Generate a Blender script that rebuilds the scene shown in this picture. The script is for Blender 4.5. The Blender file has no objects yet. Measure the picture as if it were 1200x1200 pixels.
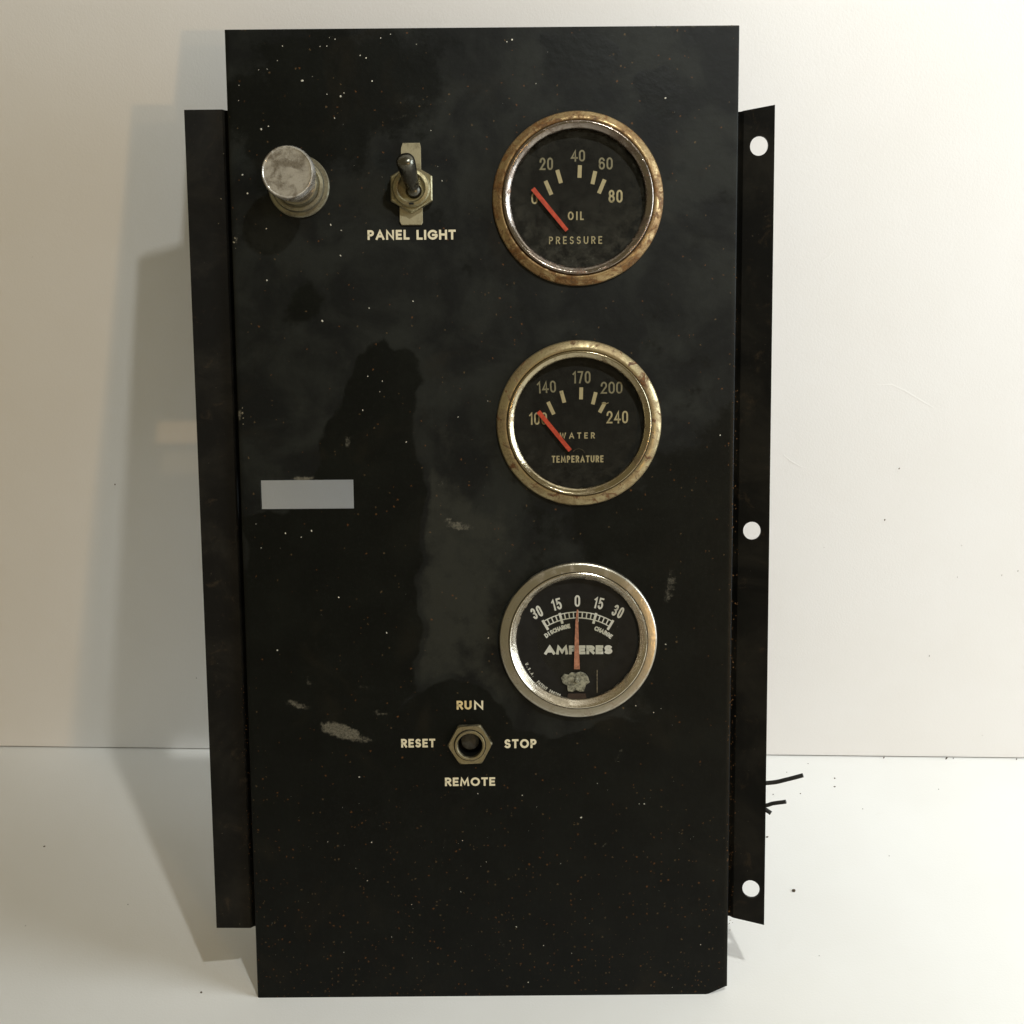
import bpy, bmesh, math, random
from mathutils import Vector, Matrix, noise
random.seed(7)
scene = bpy.context.scene
COL = scene.collection
R = math.radians

# ------------------------------------------------------------------ camera
CAM = Vector((0.10096, -0.31396, 0.36117))
YAW, PITCH, ROLL, FOC = -0.00063, 0.45034, -0.00855, 1322.9
LEAN = 0.34227                      # the panel leans back by about 20 degrees
W, H = 0.183, 0.3627                # face plate, metres
cy, sy, cp, sp = math.cos(YAW), math.sin(YAW), math.cos(PITCH), math.sin(PITCH)
FWD = Vector((sy*cp, cy*cp, -sp)); RT = Vector((cy, -sy, 0)); UPV = RT.cross(FWD)
RT2 = math.cos(ROLL)*RT + math.sin(ROLL)*UPV
UP2 = -math.sin(ROLL)*RT + math.cos(ROLL)*UPV
cd = bpy.data.cameras.new('camera'); cam = bpy.data.objects.new('camera', cd); COL.objects.link(cam)
M = Matrix((RT2, UP2, -FWD)).transposed().to_4x4(); M.translation = CAM
cam.matrix_world = M
cd.sensor_width = 36; cd.sensor_fit = 'HORIZONTAL'; cd.lens = 36*FOC/1200
cd.clip_start = 0.01; cd.clip_end = 50
scene.camera = cam

# ------------------------------------------------------------------ world, lamps, exposure
wd = bpy.data.worlds.new('World'); scene.world = wd; wd.use_nodes = True
bg = wd.node_tree.nodes['Background']
bg.inputs[0].default_value = (1.0, 0.86, 0.53, 1); bg.inputs[1].default_value = 0.225
def lamp(name, loc, power, col, size):
    l = bpy.data.lights.new(name, 'POINT'); l.energy = power; l.color = col; l.shadow_soft_size = size
    o = bpy.data.objects.new(name, l); o.location = loc; COL.objects.link(o); return o
dl = bpy.data.lights.new('desk_lamp_light', 'SPOT'); dl.energy = 16.0; dl.color = (0.96, 0.985, 0.97); dl.shadow_soft_size = 0.014
dl.spot_size = R(150); dl.spot_blend = 1.0
do = bpy.data.objects.new('desk_lamp_light', dl); do.location = (0.298, -0.236, 0.825); COL.objects.link(do)
do.rotation_euler = (Vector((0.56, 0.14, 0.47))-Vector(do.location)).to_track_quat('-Z', 'Y').to_euler()
lamp('room_lamp_light', (1.80, -2.36, 0.46), 35.0, (1.0, 0.62, 0.28), 0.05)
lamp('room_lamp_light', (1.80, -2.36, 0.86), 13.0, (1.0, 0.72, 0.4), 0.05)
wl = bpy.data.lights.new('side_fill_light', 'AREA'); wl.energy = 15.0; wl.color = (0.80, 0.90, 1.0); wl.shape = 'RECTANGLE'; wl.size = .5; wl.size_y = .9  # unseen soft fill, added at the right to brighten the board behind the panel
wo = bpy.data.objects.new('side_fill_light', wl); wo.location = (1.35, -.16, .5); COL.objects.link(wo)
wo.rotation_euler = (Vector((.1, .08, .12))-Vector(wo.location)).to_track_quat('-Z', 'Y').to_euler()
scene.view_settings.view_transform = 'Standard'; scene.view_settings.look = 'None'
scene.view_settings.exposure = 0.12; scene.view_settings.gamma = 1.0
scene.render.engine = 'CYCLES'

# ------------------------------------------------------------------ coordinates on the panel
EU = Vector((0, math.sin(LEAN), math.cos(LEAN))); EN = Vector((0, -math.cos(LEAN), math.sin(LEAN)))
def ray(px, py):
    return (FWD + RT2*((px-600)/FOC) - UP2*((py-600)/FOC))
def pp(px, py, h=0.0):
    """where a point of the photograph lies on the plane h above the face: local (x from the centre line, y up the plate)"""
    d = ray(px, py); k = (h - CAM.dot(EN))/d.dot(EN); P = CAM + d*k
    return (P.x - W/2, P.dot(EU))
def proj(x, y, h=0.0):
    P = Vector((x+W/2, 0, 0)) + EU*y + EN*h - CAM; z = P.dot(FWD)
    return 600+FOC*P.dot(RT2)/z, 600-FOC*P.dot(UP2)/z
MM = 0.001

# ------------------------------------------------------------------ materials
def mat(name): 
    m = bpy.data.materials.new(name); m.use_nodes = True; nt = m.node_tree
    return m, nt, nt.nodes['Principled BSDF']
class N:
    def __init__(s, nt): s.nt = nt; s.tc = nt.nodes.new('ShaderNodeTexCoord')
    def nz(s, scale, detail=4, rough=.55, coord='Object', dist=0.0):
        n = s.nt.nodes.new('ShaderNodeTexNoise'); n.inputs['Scale'].default_value = scale
        n.inputs['Detail'].default_value = detail; n.inputs['Roughness'].default_value = rough
        n.inputs['Distortion'].default_value = dist
        s.nt.links.new(s.tc.outputs[coord], n.inputs['Vector']); return n.outputs['Fac']
    def ramp(s, v, a, b, lo=0.0, hi=1.0, smooth=True):
        n = s.nt.nodes.new('ShaderNodeMapRange'); n.interpolation_type = 'SMOOTHSTEP' if smooth else 'LINEAR'
        n.inputs['From Min'].default_value = a; n.inputs['From Max'].default_value = b
        n.inputs['To Min'].default_value = lo; n.inputs['To Max'].default_value = hi
        s.put(v, n.inputs['Value']); return n.outputs['Result']
    def put(s, v, inp):
        if hasattr(v, 'is_linked') or hasattr(v, 'links'): s.nt.links.new(v, inp)
        else: inp.default_value = v
    def math(s, op, a, b):
        n = s.nt.nodes.new('ShaderNodeMath'); n.operation = op; s.put(a, n.inputs[0]); s.put(b, n.inputs[1]); return n.outputs[0]
    def mix(s, f, a, b):
        n = s.nt.nodes.new('ShaderNodeMix'); n.data_type = 'RGBA'; s.put(f, n.inputs[0])
        for v, i in ((a, 6), (b, 7)):
            if isinstance(v, tuple): v = v if len(v) == 4 else v+(1,)
            s.put(v, n.inputs[i])
        return n.outputs[2]
    def attr(s, name):
        n = s.nt.nodes.new('ShaderNodeAttribute'); n.attribute_name = name; return n.outputs['Fac']
    def bump(s, v, strength, dist, b):
        n = s.nt.nodes.new('ShaderNodeBump'); n.inputs['Strength'].default_value = strength; n.inputs['Distance'].default_value = dist
        s.put(v, n.inputs['Height']); s.nt.links.new(n.outputs[0], b.inputs['Normal'])
def setb(b, **k):
    for a, v in k.items():
        a = a.replace('_', ' ')
        b.inputs[a].default_value = v+(1,) if isinstance(v, tuple) and len(v) == 3 else v

def face_material():
    m, nt, b = mat('black_paint_dusty'); g = N(nt)
    film = g.math('ADD', g.attr('film'), g.math('MULTIPLY', g.math('SUBTRACT', g.nz(85, 8, .72), .5), .8))
    f = g.ramp(film, .38, .60)
    mott = g.nz(40, 5, .6, dist=.4); fine = g.nz(700, 3, .6)
    fcol = g.mix(g.ramp(mott, .38, .64), (.0031, .0037, .0031), (.0118, .0131, .0106))
    fcol = g.mix(g.ramp(film, .72, 1.0), fcol, (.0200, .0207, .0158))
    dcol = g.mix(g.ramp(g.nz(55, 5, .6), .35, .7), (.0016, .0022, .0016), (.0034, .0042, .0031))
    c = g.mix(f, dcol, fcol)
    c = g.mix(g.ramp(fine, .5, .8, 0, .14), c, (.020, .0195, .015))
    # brownish grime
    c = g.mix(g.ramp(g.nz(28, 4, .6, dist=.8), .55, .75, 0, .4), c, (.013, .0105, .0060))
    # rust and grit speckles, thicker where the plate is dirty
    v = nt.nodes.new('ShaderNodeTexVoronoi'); v.inputs['Scale'].default_value = 750; nt.links.new(g.tc.outputs['Object'], v.inputs['Vector'])
    sel = nt.nodes.new('ShaderNodeSeparateColor'); nt.links.new(v.outputs['Color'], sel.inputs[0])
    pick = g.math('LESS_THAN', sel.outputs[0], g.math('MULTIPLY', g.attr('grit'), .55))
    rad = g.math('LESS_THAN', v.outputs['Distance'], g.math('ADD', g.math('MULTIPLY', sel.outputs[1], .22), g.ramp(g.nz(2500, 2), .35, .65, -.08, .16)))
    sp = g.math('MULTIPLY', g.math('MULTIPLY', pick, rad), .8)
    c = g.mix(sp, c, g.mix(sel.outputs[2], (.105, .042, .012), (.085, .058, .028)))
    # chalky scuffs
    sa = g.attr('scuff')
    sc = g.ramp(g.math('ADD', sa, g.math('MULTIPLY', g.math('SUBTRACT', g.nz(420, 8, .78, dist=.2), .5), 2.6)), .40, .95)
    sc = g.math('MULTIPLY', g.math('MULTIPLY', sc, g.ramp(sa, .02, .25)), g.ramp(sa, 0, .9, .25, 1.0))
    sc = g.math('MULTIPLY', sc, g.ramp(g.nz(1300, 4, .7), .32, .62, .35, 1.0))
    c = g.mix(sc, c, (.125, .115, .085))
    nt.links.new(c, b.inputs['Base Color'])
    nt.links.new(g.math('ADD', g.ramp(f, 0, 1, .40, .56), g.math('MULTIPLY', sc, .3)), b.inputs['Roughness'])
    setb(b, Specular_IOR_Level=.17)
    g.bump(g.math('ADD', g.nz(260, 4, .6), g.math('MULTIPLY', g.nz(30, 2), 2.0)), .30, .0003, b)
    return m
def plain_paint():
    m, nt, b = mat('black_paint_flange'); g = N(nt)
    c = g.mix(g.ramp(g.nz(35, 5, .65, dist=.5), .4, .7), (.0022, .0022, .0016), (.0115, .0104, .0075))
    c = g.mix(g.ramp(g.nz(120, 8, .75, dist=.5), .56, .70, 0, .6), c, (.030, .021, .012))
    c = g.mix(g.ramp(g.nz(900, 2, .5), .74, .80, 0, .5), c, (.12, .10, .07))
    nt.links.new(c, b.inputs['Base Color']); setb(b, Roughness=.52, Specular_IOR_Level=.15)
    g.bump(g.nz(250, 4), .25, .0003, b); return m
def metal(name, col, tarn, rust, rough=.28, amt=.5, rustamt=.5, seed=0.0, rcol=(.16, .065, .018), mt=1.0):
    """worn plated metal: base, tarnish patches, rust bloom"""
    m, nt, b = mat(name); g = N(nt)
    mp = nt.nodes.new('ShaderNodeMapping'); mp.inputs['Location'].default_value = (seed, seed*.7, seed*.3)
    nt.links.new(g.tc.outputs['Object'], mp.inputs['Vector'])
    def nz(s, d=5, r=.6, ds=.6):
        o = g.nz(s, d, r, dist=ds); nt.links.new(mp.outputs[0], o.node.inputs['Vector']); return o
    ta = g.ramp(nz(170), .62-.3*amt, .74-.18*amt)
    fine = g.ramp(nz(1400, 3), .42, .7, 0, .7)
    ru = g.ramp(nz(150, 7, .72, 1.2), .72-.25*rustamt, .80-.22*rustamt)
    c = g.mix(ta, col, tarn); c = g.mix(g.math('MULTIPLY', fine, ta), c, tuple(x*.55 for x in tarn))
    c = g.mix(ru, c, g.mix(g.ramp(nz(900, 3), .4, .65), rcol, tuple(x*.5 for x in rcol)))
    c = g.mix(g.ramp(nz(2000, 2, .5, 0), .66, .72, 0, min(1, rustamt*.9)), c, (.03, .018, .009))
    nt.links.new(c, b.inputs['Base Color'])
    nt.links.new(g.math('MULTIPLY', g.math('SUBTRACT', 1.0, g.math('MULTIPLY', ru, .9)), g.ramp(ta, 0, 1, mt, mt*.82)), b.inputs['Metallic'])
    nt.links.new(g.math('ADD', g.math('ADD', rough, g.math('MULTIPLY', ta, .18)), g.math('MULTIPLY', ru, .35)), b.inputs['Roughness'])
    g.bump(g.math('ADD', nz(900, 3), g.math('MULTIPLY', ru, 1.2)), .22, .0003, b)
    return m
def flat(name, col, rough=.6, spec=.3, var=.12, sc=500, metallic=0):
    m, nt, b = mat(name); g = N(nt)
    c = g.mix(g.ramp(g.nz(sc, 4, .65), .35, .65), tuple(x*(1-var) for x in col), tuple(min(1, x*(1+var)) for x in col))
    nt.links.new(c, b.inputs['Base Color']); setb(b, Roughness=rough, Specular_IOR_Level=spec, Metallic=metallic); return m
def print_paint(name, col, worn, wa=.5):
    m, nt, b = mat(name); g = N(nt)
    w = g.ramp(g.nz(480, 5, .7), .66-.2*wa, .84-.2*wa)
    c = g.mix(w, col, worn); nt.links.new(c, b.inputs['Base Color']); setb(b, Roughness=.6, Specular_IOR_Level=.3); return m
def glass_material(name, dust, dustcol=(.15, .145, .115)):
    m, nt, b = mat(name); g = N(nt); nt.nodes.remove(b)
    out = nt.nodes['Material Output']
    tr = nt.nodes.new('ShaderNodeBsdfTransparent'); tr.inputs[0].default_value = (.93, .93, .90, 1)
    gl = nt.nodes.new('ShaderNodeBsdfGlossy'); gl.inputs['Roughness'].default_value = .12
    fr = nt.nodes.new('ShaderNodeFresnel'); fr.inputs[0].default_value = 1.22
    a = nt.nodes.new('ShaderNodeMixShader'); nt.links.new(fr.outputs[0], a.inputs[0]); nt.links.new(tr.outputs[0], a.inputs[1]); nt.links.new(gl.outputs[0], a.inputs[2])
    df = nt.nodes.new('ShaderNodeBsdfDiffuse'); df.inputs[0].default_value = dustcol+(1,)
    # dust settled on the lower half and the rim of the pane
    sx = nt.nodes.new('ShaderNodeSeparateXYZ'); nt.links.new(g.tc.outputs['Object'], sx.inputs[0])
    low = g.ramp(sx.outputs[1], .012, -.024)
    ln = nt.nodes.new('ShaderNodeVectorMath'); ln.operation = 'LENGTH'; nt.links.new(g.tc.outputs['Object'], ln.inputs[0])
    rim = g.ramp(ln.outputs['Value'], .015, .024)
    k = g.math('MULTIPLY', g.math('ADD', g.math('MULTIPLY', low, .55), g.math('ADD', g.math('MULTIPLY', rim, .35), .05)), g.ramp(g.nz(230, 7, .75), .36, .66))
    k = g.math('MULTIPLY', k, dust)
    sp = g.ramp(g.nz(1500, 2, .5), .75, .80, 0, .35*min(1, dust*3))
    k = g.math('ADD', k, sp)
    b2 = nt.nodes.new('ShaderNodeMixShader'); nt.links.new(k, b2.inputs[0]); nt.links.new(a.outputs[0], b2.inputs[1]); nt.links.new(df.outputs[0], b2.inputs[2])
    nt.links.new(b2.outputs[0], out.inputs['Surface']); return m
def board_material(name, base, warm):
    m, nt, b = mat(name); g = N(nt)
    c = g.mix(g.ramp(g.nz(7, 4, .55), .35, .7), base, warm)
    c = g.mix(g.ramp(g.nz(60, 6, .7, dist=.5), .66, .80, 0, .10), c, (.52, .47, .38))
    nt.links.new(c, b.inputs['Base Color']); setb(b, Roughness=.62, Specular_IOR_Level=.3)
    g.bump(g.math('ADD', g.nz(1100, 3, .6), g.math('MULTIPLY', g.nz(14, 3), 6.0)), .12, .0004, b); return m

M_face = face_material(); M_fl = plain_paint()
M_steel_edge = metal('bare_sheet_edge', (.30, .28, .22), (.10, .085, .06), None, .5, .8, .5)
M_oil = metal('rusty_brass_bezel', (.38, .275, .135), (.245, .150, .062), None, .32, .8, 1.02, 1.3, rcol=(.150, .068, .013), mt=.8)
M_oil_in = metal('worn_chrome_rim', (.29, .25, .21), (.17, .13, .10), None, .14, .60, .55, 2.1)
M_wat = metal('worn_nickel_bezel', (.38, .315, .175), (.27, .205, .105), None, .33, .75, .84, 4.2, rcol=(.125, .052, .011), mt=.8)
M_wat_in = metal('nickel_rim', (.40, .34, .22), (.24, .185, .11), None, .14, .5, .22, 5.0)
M_amp = metal('clean_nickel_bezel', (.46, .425, .345), (.37, .33, .255), None, .28, .45, .0, 6.6)
M_amp_in = metal('polished_rim', (.56, .50, .39), (.40, .34, .24), None, .17, .35, .0, 7.7)
M_chrome = metal('scratched_chrome', (.58, .55, .49), (.24, .21, .165), None, .13, .60, .30, 3.3, rcol=(.05, .042, .03), mt=.62)
M_collar = metal('dull_zinc_collar', (.30, .28, .20), (.19, .17, .115), None, .42, .7, .2, 8.1)
M_nut = metal('yellowed_zinc_nut', (.36, .32, .19), (.25, .21, .12), None, .36, .6, .18, 9.4)
M_nut2 = metal('brass_zinc_nut', (.40, .35, .22), (.27, .23, .14), None, .34, .5, .12, 10.4)
M_plate = metal('cream_passivated_tab', (.31, .275, .17), (.22, .19, .11), None, .5, .6, .1, 11.0, mt=.3)
M_lever = metal('dark_worn_lever', (.13, .125, .10), (.06, .055, .042), None, .26, .6, .2, 12.0)
M_dark = flat('black_void', (.006, .006, .005), .6, .2)
M_dial = flat('black_dial', (.0085, .0088, .0078), .75, .2, .35, 260)
M_dial_a = flat('satin_black_dial', (.006, .006, .0055), .5, .25, .3, 260)
M_num = print_paint('cream_print', (.50, .44, .27), (.20, .175, .10), .5)
M_numw = print_paint('darker_grey_print', (.26, .24, .16), (.14, .125, .08), .5)  # darker print tone for the upper numerals
M_white = print_paint('ivory_silkscreen', (.66, .60, .42), (.30, .26, .16), .15)
M_yel = print_paint('yellowed_silkscreen', (.58, .46, .23), (.42, .22, .08), .5)
M_numa = print_paint('grey_white_print', (.50, .50, .44), (.22, .22, .19), .4)
M_red = flat('faded_red_needle', (.62, .085, .045), .5, .3, .18, 600)
M_cop = flat('copper_needle', (.30, .13, .075), .5, .35, .3, 700)
M_pad = flat('corroded_rivet', (.17, .165, .12), .6, .3, .6, 700)
M_gl1 = glass_material('dusty_glass', .24); M_gl2 = glass_material('clear_old_glass', .10); M_gl3 = glass_material('clean_glass', .05)
M_can = flat('gauge_housing_steel', (.22, .2, .16), .4, .5, .2, 300, .8)
M_wire = flat('black_cable_rubber', (.022, .021, .018), .6, .3, .3, 500)
M_speck = flat('white_paint_speck', (.50, .48, .40), .6, .3, .35, 900)
M_crumb = flat('dark_crumb', (.10, .075, .05), .8, .2, .5, 900)
M_dust = flat('dried_scale', (.16, .14, .095), .8, .2, .5, 1200)
M_board = board_material('white_foam_board', (.80, .795, .785), (.775, .765, .745))
M_table = board_material('white_laminate_sheet', (.77, .76, .725), (.735, .72, .68))

# ------------------------------------------------------------------ mesh helpers
def sharp(bm, ang=32):
    for f in bm.faces: f.smooth = True
    for e in bm.edges:
        if len(e.link_faces) == 2:
            e.smooth = e.calc_face_angle(0) < R(ang)
def link(name, me, m, parent=None, loc=(0, 0, 0), rot=None, label=None, kind=None):
    if m and not me.materials: me.materials.append(m)
    o = bpy.data.objects.new(name, me); COL.objects.link(o)
    if parent: o.parent = parent
    o.location = loc
    if rot: o.rotation_euler = rot
    if label: o['label'] = label
    if kind: o['kind'] = kind
    return o
def finish(bm, name, m, parent=None, loc=(0, 0, 0), ang=32, rot=None, label=None, kind=None, recalc=True):
    if recalc: bmesh.ops.recalc_face_normals(bm, faces=bm.faces)
    sharp(bm, ang)
    me = bpy.data.meshes.new(name); bm.to_mesh(me); bm.free()
    return link(name, me, m, parent, loc, rot, label, kind)
def lathe(bm, prof, n=96, close=False, wob=0.0):
    """prof: list of (radius, height) round the z axis"""
    rings = []
    for r, z in prof:
        if r < 1e-7: rings.append([bm.verts.new((0, 0, z))]); continue
        rings.append([bm.verts.new((r*math.cos(2*math.pi*i/n)*(1+wob*math.sin(3*2*math.pi*i/n+r*900)), r*math.sin(2*math.pi*i/n)*(1+wob*math.cos(2*2*math.pi*i/n)), z)) for i in range(n)])
    prs = list(zip(rings, rings[1:]))
    if close: prs.append((rings[-1], rings[0]))
    for a, b in prs:
        for i in range(n):
            j = (i+1) % n
            if len(a) == 1 and len(b) == 1: continue
            if len(a) == 1: bm.faces.new((a[0], b[i], b[j]))
            elif len(b) == 1: bm.faces.new((a[i], b[0], a[j]))
            else: bm.faces.new((a[i], b[i], b[j], a[j]))
def prism(bm, pts, z0, z1, bev=0.0):
    """outline extruded from z0 to z1, top edge chamfered"""
    cx = sum(p[0] for p in pts)/len(pts); cyy = sum(p[1] for p in pts)/len(pts)
    def ring(z, k): 
        out = []
        for p in pts:
            d = Vector((p[0]-cx, p[1]-cyy)); L = d.length
            q = d*((L-k)/L); out.append(bm.verts.new((cx+q.x, cyy+q.y, z)))
        return out
    rs = [ring(z0, 0), ring(z1-bev, 0)] + ([ring(z1, bev)] if bev else [])
    if not bev: pass
    for a, b in zip(rs, rs[1:]):
        for i in range(len(pts)):
            j = (i+1) % len(pts); bm.faces.new((a[i], a[j], b[j], b[i]))
    bm.faces.new(rs[-1]); bm.faces.new(rs[0][::-1])
def tube(bm, pts, rad, n=12, caps=True):
    rings = []; P = [Vector(p) for p in pts]
    for i, p in enumerate(P):
        t = (P[min(i+1, len(P)-1)]-P[max(i-1, 0)]).normalized()
        a = t.cross(Vector((.13, .2, .97))).normalized(); b = t.cross(a)
        r = rad[i] if isinstance(rad, (list, tuple)) else rad
        rings.append([bm.verts.new(p+(a*math.cos(2*math.pi*k/n)+b*math.sin(2*math.pi*k/n))*r) for k in range(n)])
    for a, b in zip(rings, rings[1:]):
        for k in range(n): bm.faces.new((a[k], a[(k+1) % n], b[(k+1) % n], b[k]))
    if caps: bm.faces.new(rings[0][::-1]); bm.faces.new(rings[-1])

# --- 2D outline with holes, extruded (curve fill turned to mesh)
def sheet(loops, thick):
    c = bpy.data.curves.new('outline', 'CURVE'); c.dimensions = '2D'; c.fill_mode = 'BOTH'; c.extrude = thick/2
    for lp in loops:
        s = c.splines.new('POLY'); s.points.add(len(lp)-1); s.use_cyclic_u = True
        for p, q in zip(s.points, lp): p.co = (q[0], q[1], 0, 1)
    o = bpy.data.objects.new('outline', c); COL.objects.link(o)
    dg = bpy.context.evaluated_depsgraph_get(); me = bpy.data.meshes.new_from_object(o.evaluated_get(dg))
    bpy.data.objects.remove(o); bpy.data.curves.remove(c); return me

# ------------------------------------------------------------------ lettering: stroke glyphs as thin ribbons
def arc(cx, cy, rx, ry, a0, a1, n=14):
    return [(cx+rx*math.cos(R(a0+(a1-a0)*i/n)), cy+ry*math.sin(R(a0+(a1-a0)*i/n))) for i in range(n+1)]
G = {
 'A': (.86, [[(0, 0), (.5, 1), (1, 0)], [(.22, .32), (.78, .32)]]),
 'C': (.82, [arc(.56, .5, .56, .5, 48, 312, 18)]),
 'D': (.78, [[(0, 0), (0, 1), (.4, 1)] + arc(.4, .5, .6, .5, 80, -80, 14) + [(.4, 0), (0, 0)]]),
 'E': (.52, [[(1, 1), (0, 1), (0, 0), (1, 0)], [(0, .51), (.88, .51)]]),
 'G': (.95, [arc(.52, .5, .52, .5, 42, 345, 20)+[(1.0, .47), (.56, .47)]]),
 'H': (.72, [[(0, 0), (0, 1)], [(1, 0), (1, 1)], [(0, .52), (1, .52)]]),
 'I': (.0, [[(.5, 0), (.5, 1)]]),
 'L': (.48, [[(0, 1), (0, 0), (1, 0)]]),
 'M': (.98, [[(0, 0), (.1, 1), (.5, .18), (.9, 1), (1, 0)]]),
 'N': (.78, [[(0, 0), (0, 1), (1, 0), (1, 1)]]),
 'O': (.98, [arc(.5, .5, .5, .5, 90, 450, 28)]),
 'P': (.56, [[(0, 0), (0, 1), (.5, 1)]+arc(.5, .73, .5, .27, 80, -80, 10)+[(.5, .46), (0, .46)]]),
 'R': (.60, [[(0, 0), (0, 1), (.5, 1)]+arc(.5, .74, .5, .26, 80, -80, 10)+[(.5, .48), (0, .48)], [(.45, .48), (1, 0)]]),
 'S': (.58, [arc(.5, .745, .45, .255, 35, 270, 14)[:-1]+arc(.5, .245, .5, .245, 90, -145, 14)]),
 'T': (.62, [[(0, 1), (1, 1)], [(.5, 1), (.5, 0)]]),
 'U': (.70, [[(0, 1), (0, .35)]+arc(.5, .35, .5, .35, 190, 350, 14)+[(1, .35), (1, 1)]]),
 'W': (1.1, [[(0, 1), (.25, 0), (.5, .95), (.75, 0), (1, 1)]]),
 '0': (.52, [[(1, .68)]+arc(.5, .70, .5, .30, 10, 170, 12)+[(0, .68), (0, .32)]+arc(.5, .30, .5, .30, 190, 350, 12)+[(1, .32), (1, .68)]]),
 '1': (.22, [[(0, .80), (1, 1), (1, 0)]]),
 '2': (.52, [[(0, .70)]+arc(.5, .72, .5, .28, 170, -30, 14)+[(0, 0), (1, 0)]]),
 '3': (.52, [arc(.5, .76, .46, .24, 160, -80, 12)+arc(.5, .26, .5, .26, 85, -160, 12)]),
 '4': (.58, [[(.72, 0), (.72, 1), (0, .28), (1.05, .28)]]),
 '5': (.52, [[(.95, 1), (.12, 1), (.04, .54)]+arc(.48, .32, .52, .32, 130, -155, 14)]),
 '6': (.52, [arc(.5, .30, .5, .30, 170, -190, 20)+[(0, .34), (0, .66)]+arc(.5, .70, .5, .30, 178, 25, 10)]),
 '7': (.50, [[(0, 1), (1, 1), (.35, 0)]]),
 '8': (.52, [arc(.5, .755, .44, .245, 90, 450, 20), arc(.5, .265, .5, .265, 90, 450, 20)]),
 '.': (.0, [[(.5, 0), (.5, .04)]]),
}
def ribbon(bm, pts, w, z, T):
    P = [Vector(p) for p in pts]; Q = [P[0]]
    for p in P[1:]:
        if (p-Q[-1]).length > w*.04: Q.append(p)
    closed = (Q[0]-Q[-1]).length < w*.3 and len(Q) > 4
    if closed: Q = Q[:-1]
    else:
        Q[0] = Q[0]-(Q[1]-Q[0]).normalized()*w*.5; Q[-1] = Q[-1]+(Q[-1]-Q[-2]).normalized()*w*.5
    n = len(Q); L, Rr = [], []
    for i in range(n):
        a = Q[i]-Q[i-1] if (i > 0 or closed) else Q[1]-Q[0]
        b = Q[(i+1) % n]-Q[i] if (i < n-1 or closed) else a
        a = a.normalized(); b = b.normalized(); na = Vector((-a.y, a.x)); nb = Vector((-b.y, b.x))
        mvec = na+nb
        if mvec.length < .2: mvec = na
        mvec.normalize(); k = min(1/max(mvec.dot(na), .3), 1.9)
        L.append(Q[i]+mvec*w*.5*k); Rr.append(Q[i]-mvec*w*.5*k)
    VL = [bm.verts.new(T(p.x, p.y, z)) for p in L]; VR = [bm.verts.new(T(p.x, p.y, z)) for p in Rr]
    for i in range(n if closed else n-1):
        j = (i+1) % n; bm.faces.new((VL[i], VL[j], VR[j], VR[i]))
def layout(text, hgt, sw, gap, wf):
    """advance of each glyph: (char, x0, width)"""
    x = 0; out = []
    for ch in text:
        if ch == ' ': x += hgt*.5; continue
        w = G[ch][0]*(hgt-sw)*wf; out.append((ch, x+sw/2, w)); x += w+sw+gap
    return out, x-gap
def word(text, x0, x1, y0, y1, z, sw, m, parent, gap=.18, name='lettering', label=None, rot=0.0, loc=(0, 0, 0)):
    """a word filling the box x0..x1, y0..y1 (glyph widths adapt)"""
    hgt = y1-y0; s = sw*hgt; gp = gap*hgt; tgt = x1-x0
    l1, w1 = layout(text, hgt, s, gp, 1.0); l0, w0 = layout(text, hgt, s, gp, 0.0)
    wf = (tgt-w0)/max(w1-w0, 1e-9) if w1 > w0 else 1
    wf = max(wf, .25)
    L, wd_ = layout(text, hgt, s, gp, wf)
    cx, cyy = (x0+x1)/2, (y0+y1)/2; ca, sa = math.cos(rot), math.sin(rot)
    def T(x, y, zz):
        a, b = x-wd_/2, y-hgt/2
        return (cx+a*ca-b*sa, cyy+a*sa+b*ca, zz)
    bm = bmesh.new(); k = 0
    for ch, gx, gw in L:
        for st in G[ch][1]:
            ribbon(bm, [(gx+p[0]*gw if G[ch][0] > 0 else gx, s/2+p[1]*(hgt-s)) for p in st], s, z+k*3e-6, T); k = (k+1) % 3
    bmesh.ops.recalc_face_normals(bm, faces=bm.faces)
    for f in bm.faces:
        if f.normal.z < 0: f.normal_flip()
    me = bpy.data.meshes.new(name); bm.to_mesh(me); bm.free()
    return link(name, me, m, parent, loc, label=label)

# ================================================================== THE SETTING
def wall_y(x, z=0): return 0.15398 - 0.03109*x + 0.00318*z
def wall_disp(x, z): return .0012*noise.noise(Vector((x*5, z*5, 3)))*min(1, z*12)
bm = bmesh.new()
# tabletop: one sheet with a slab's thickness
x0, x1, ya, yb = -1.1, 1.3, -.75, .75
v = [bm.verts.new(p) for p in ((x0, ya, 0), (x1, ya, 0), (x1, yb, 0), (x0, yb, 0), (x0, ya, -.02), (x1, ya, -.02), (x1, yb, -.02), (x0, yb, -.02))]
for f in ((0, 1, 2, 3), (7, 6, 5, 4), (0, 4, 5, 1), (1, 5, 6, 2), (2, 6, 7, 3), (3, 7, 4, 0)): bm.faces.new([v[i] for i in f])
finish(bm, 'table_top', M_table, kind='structure')
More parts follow.
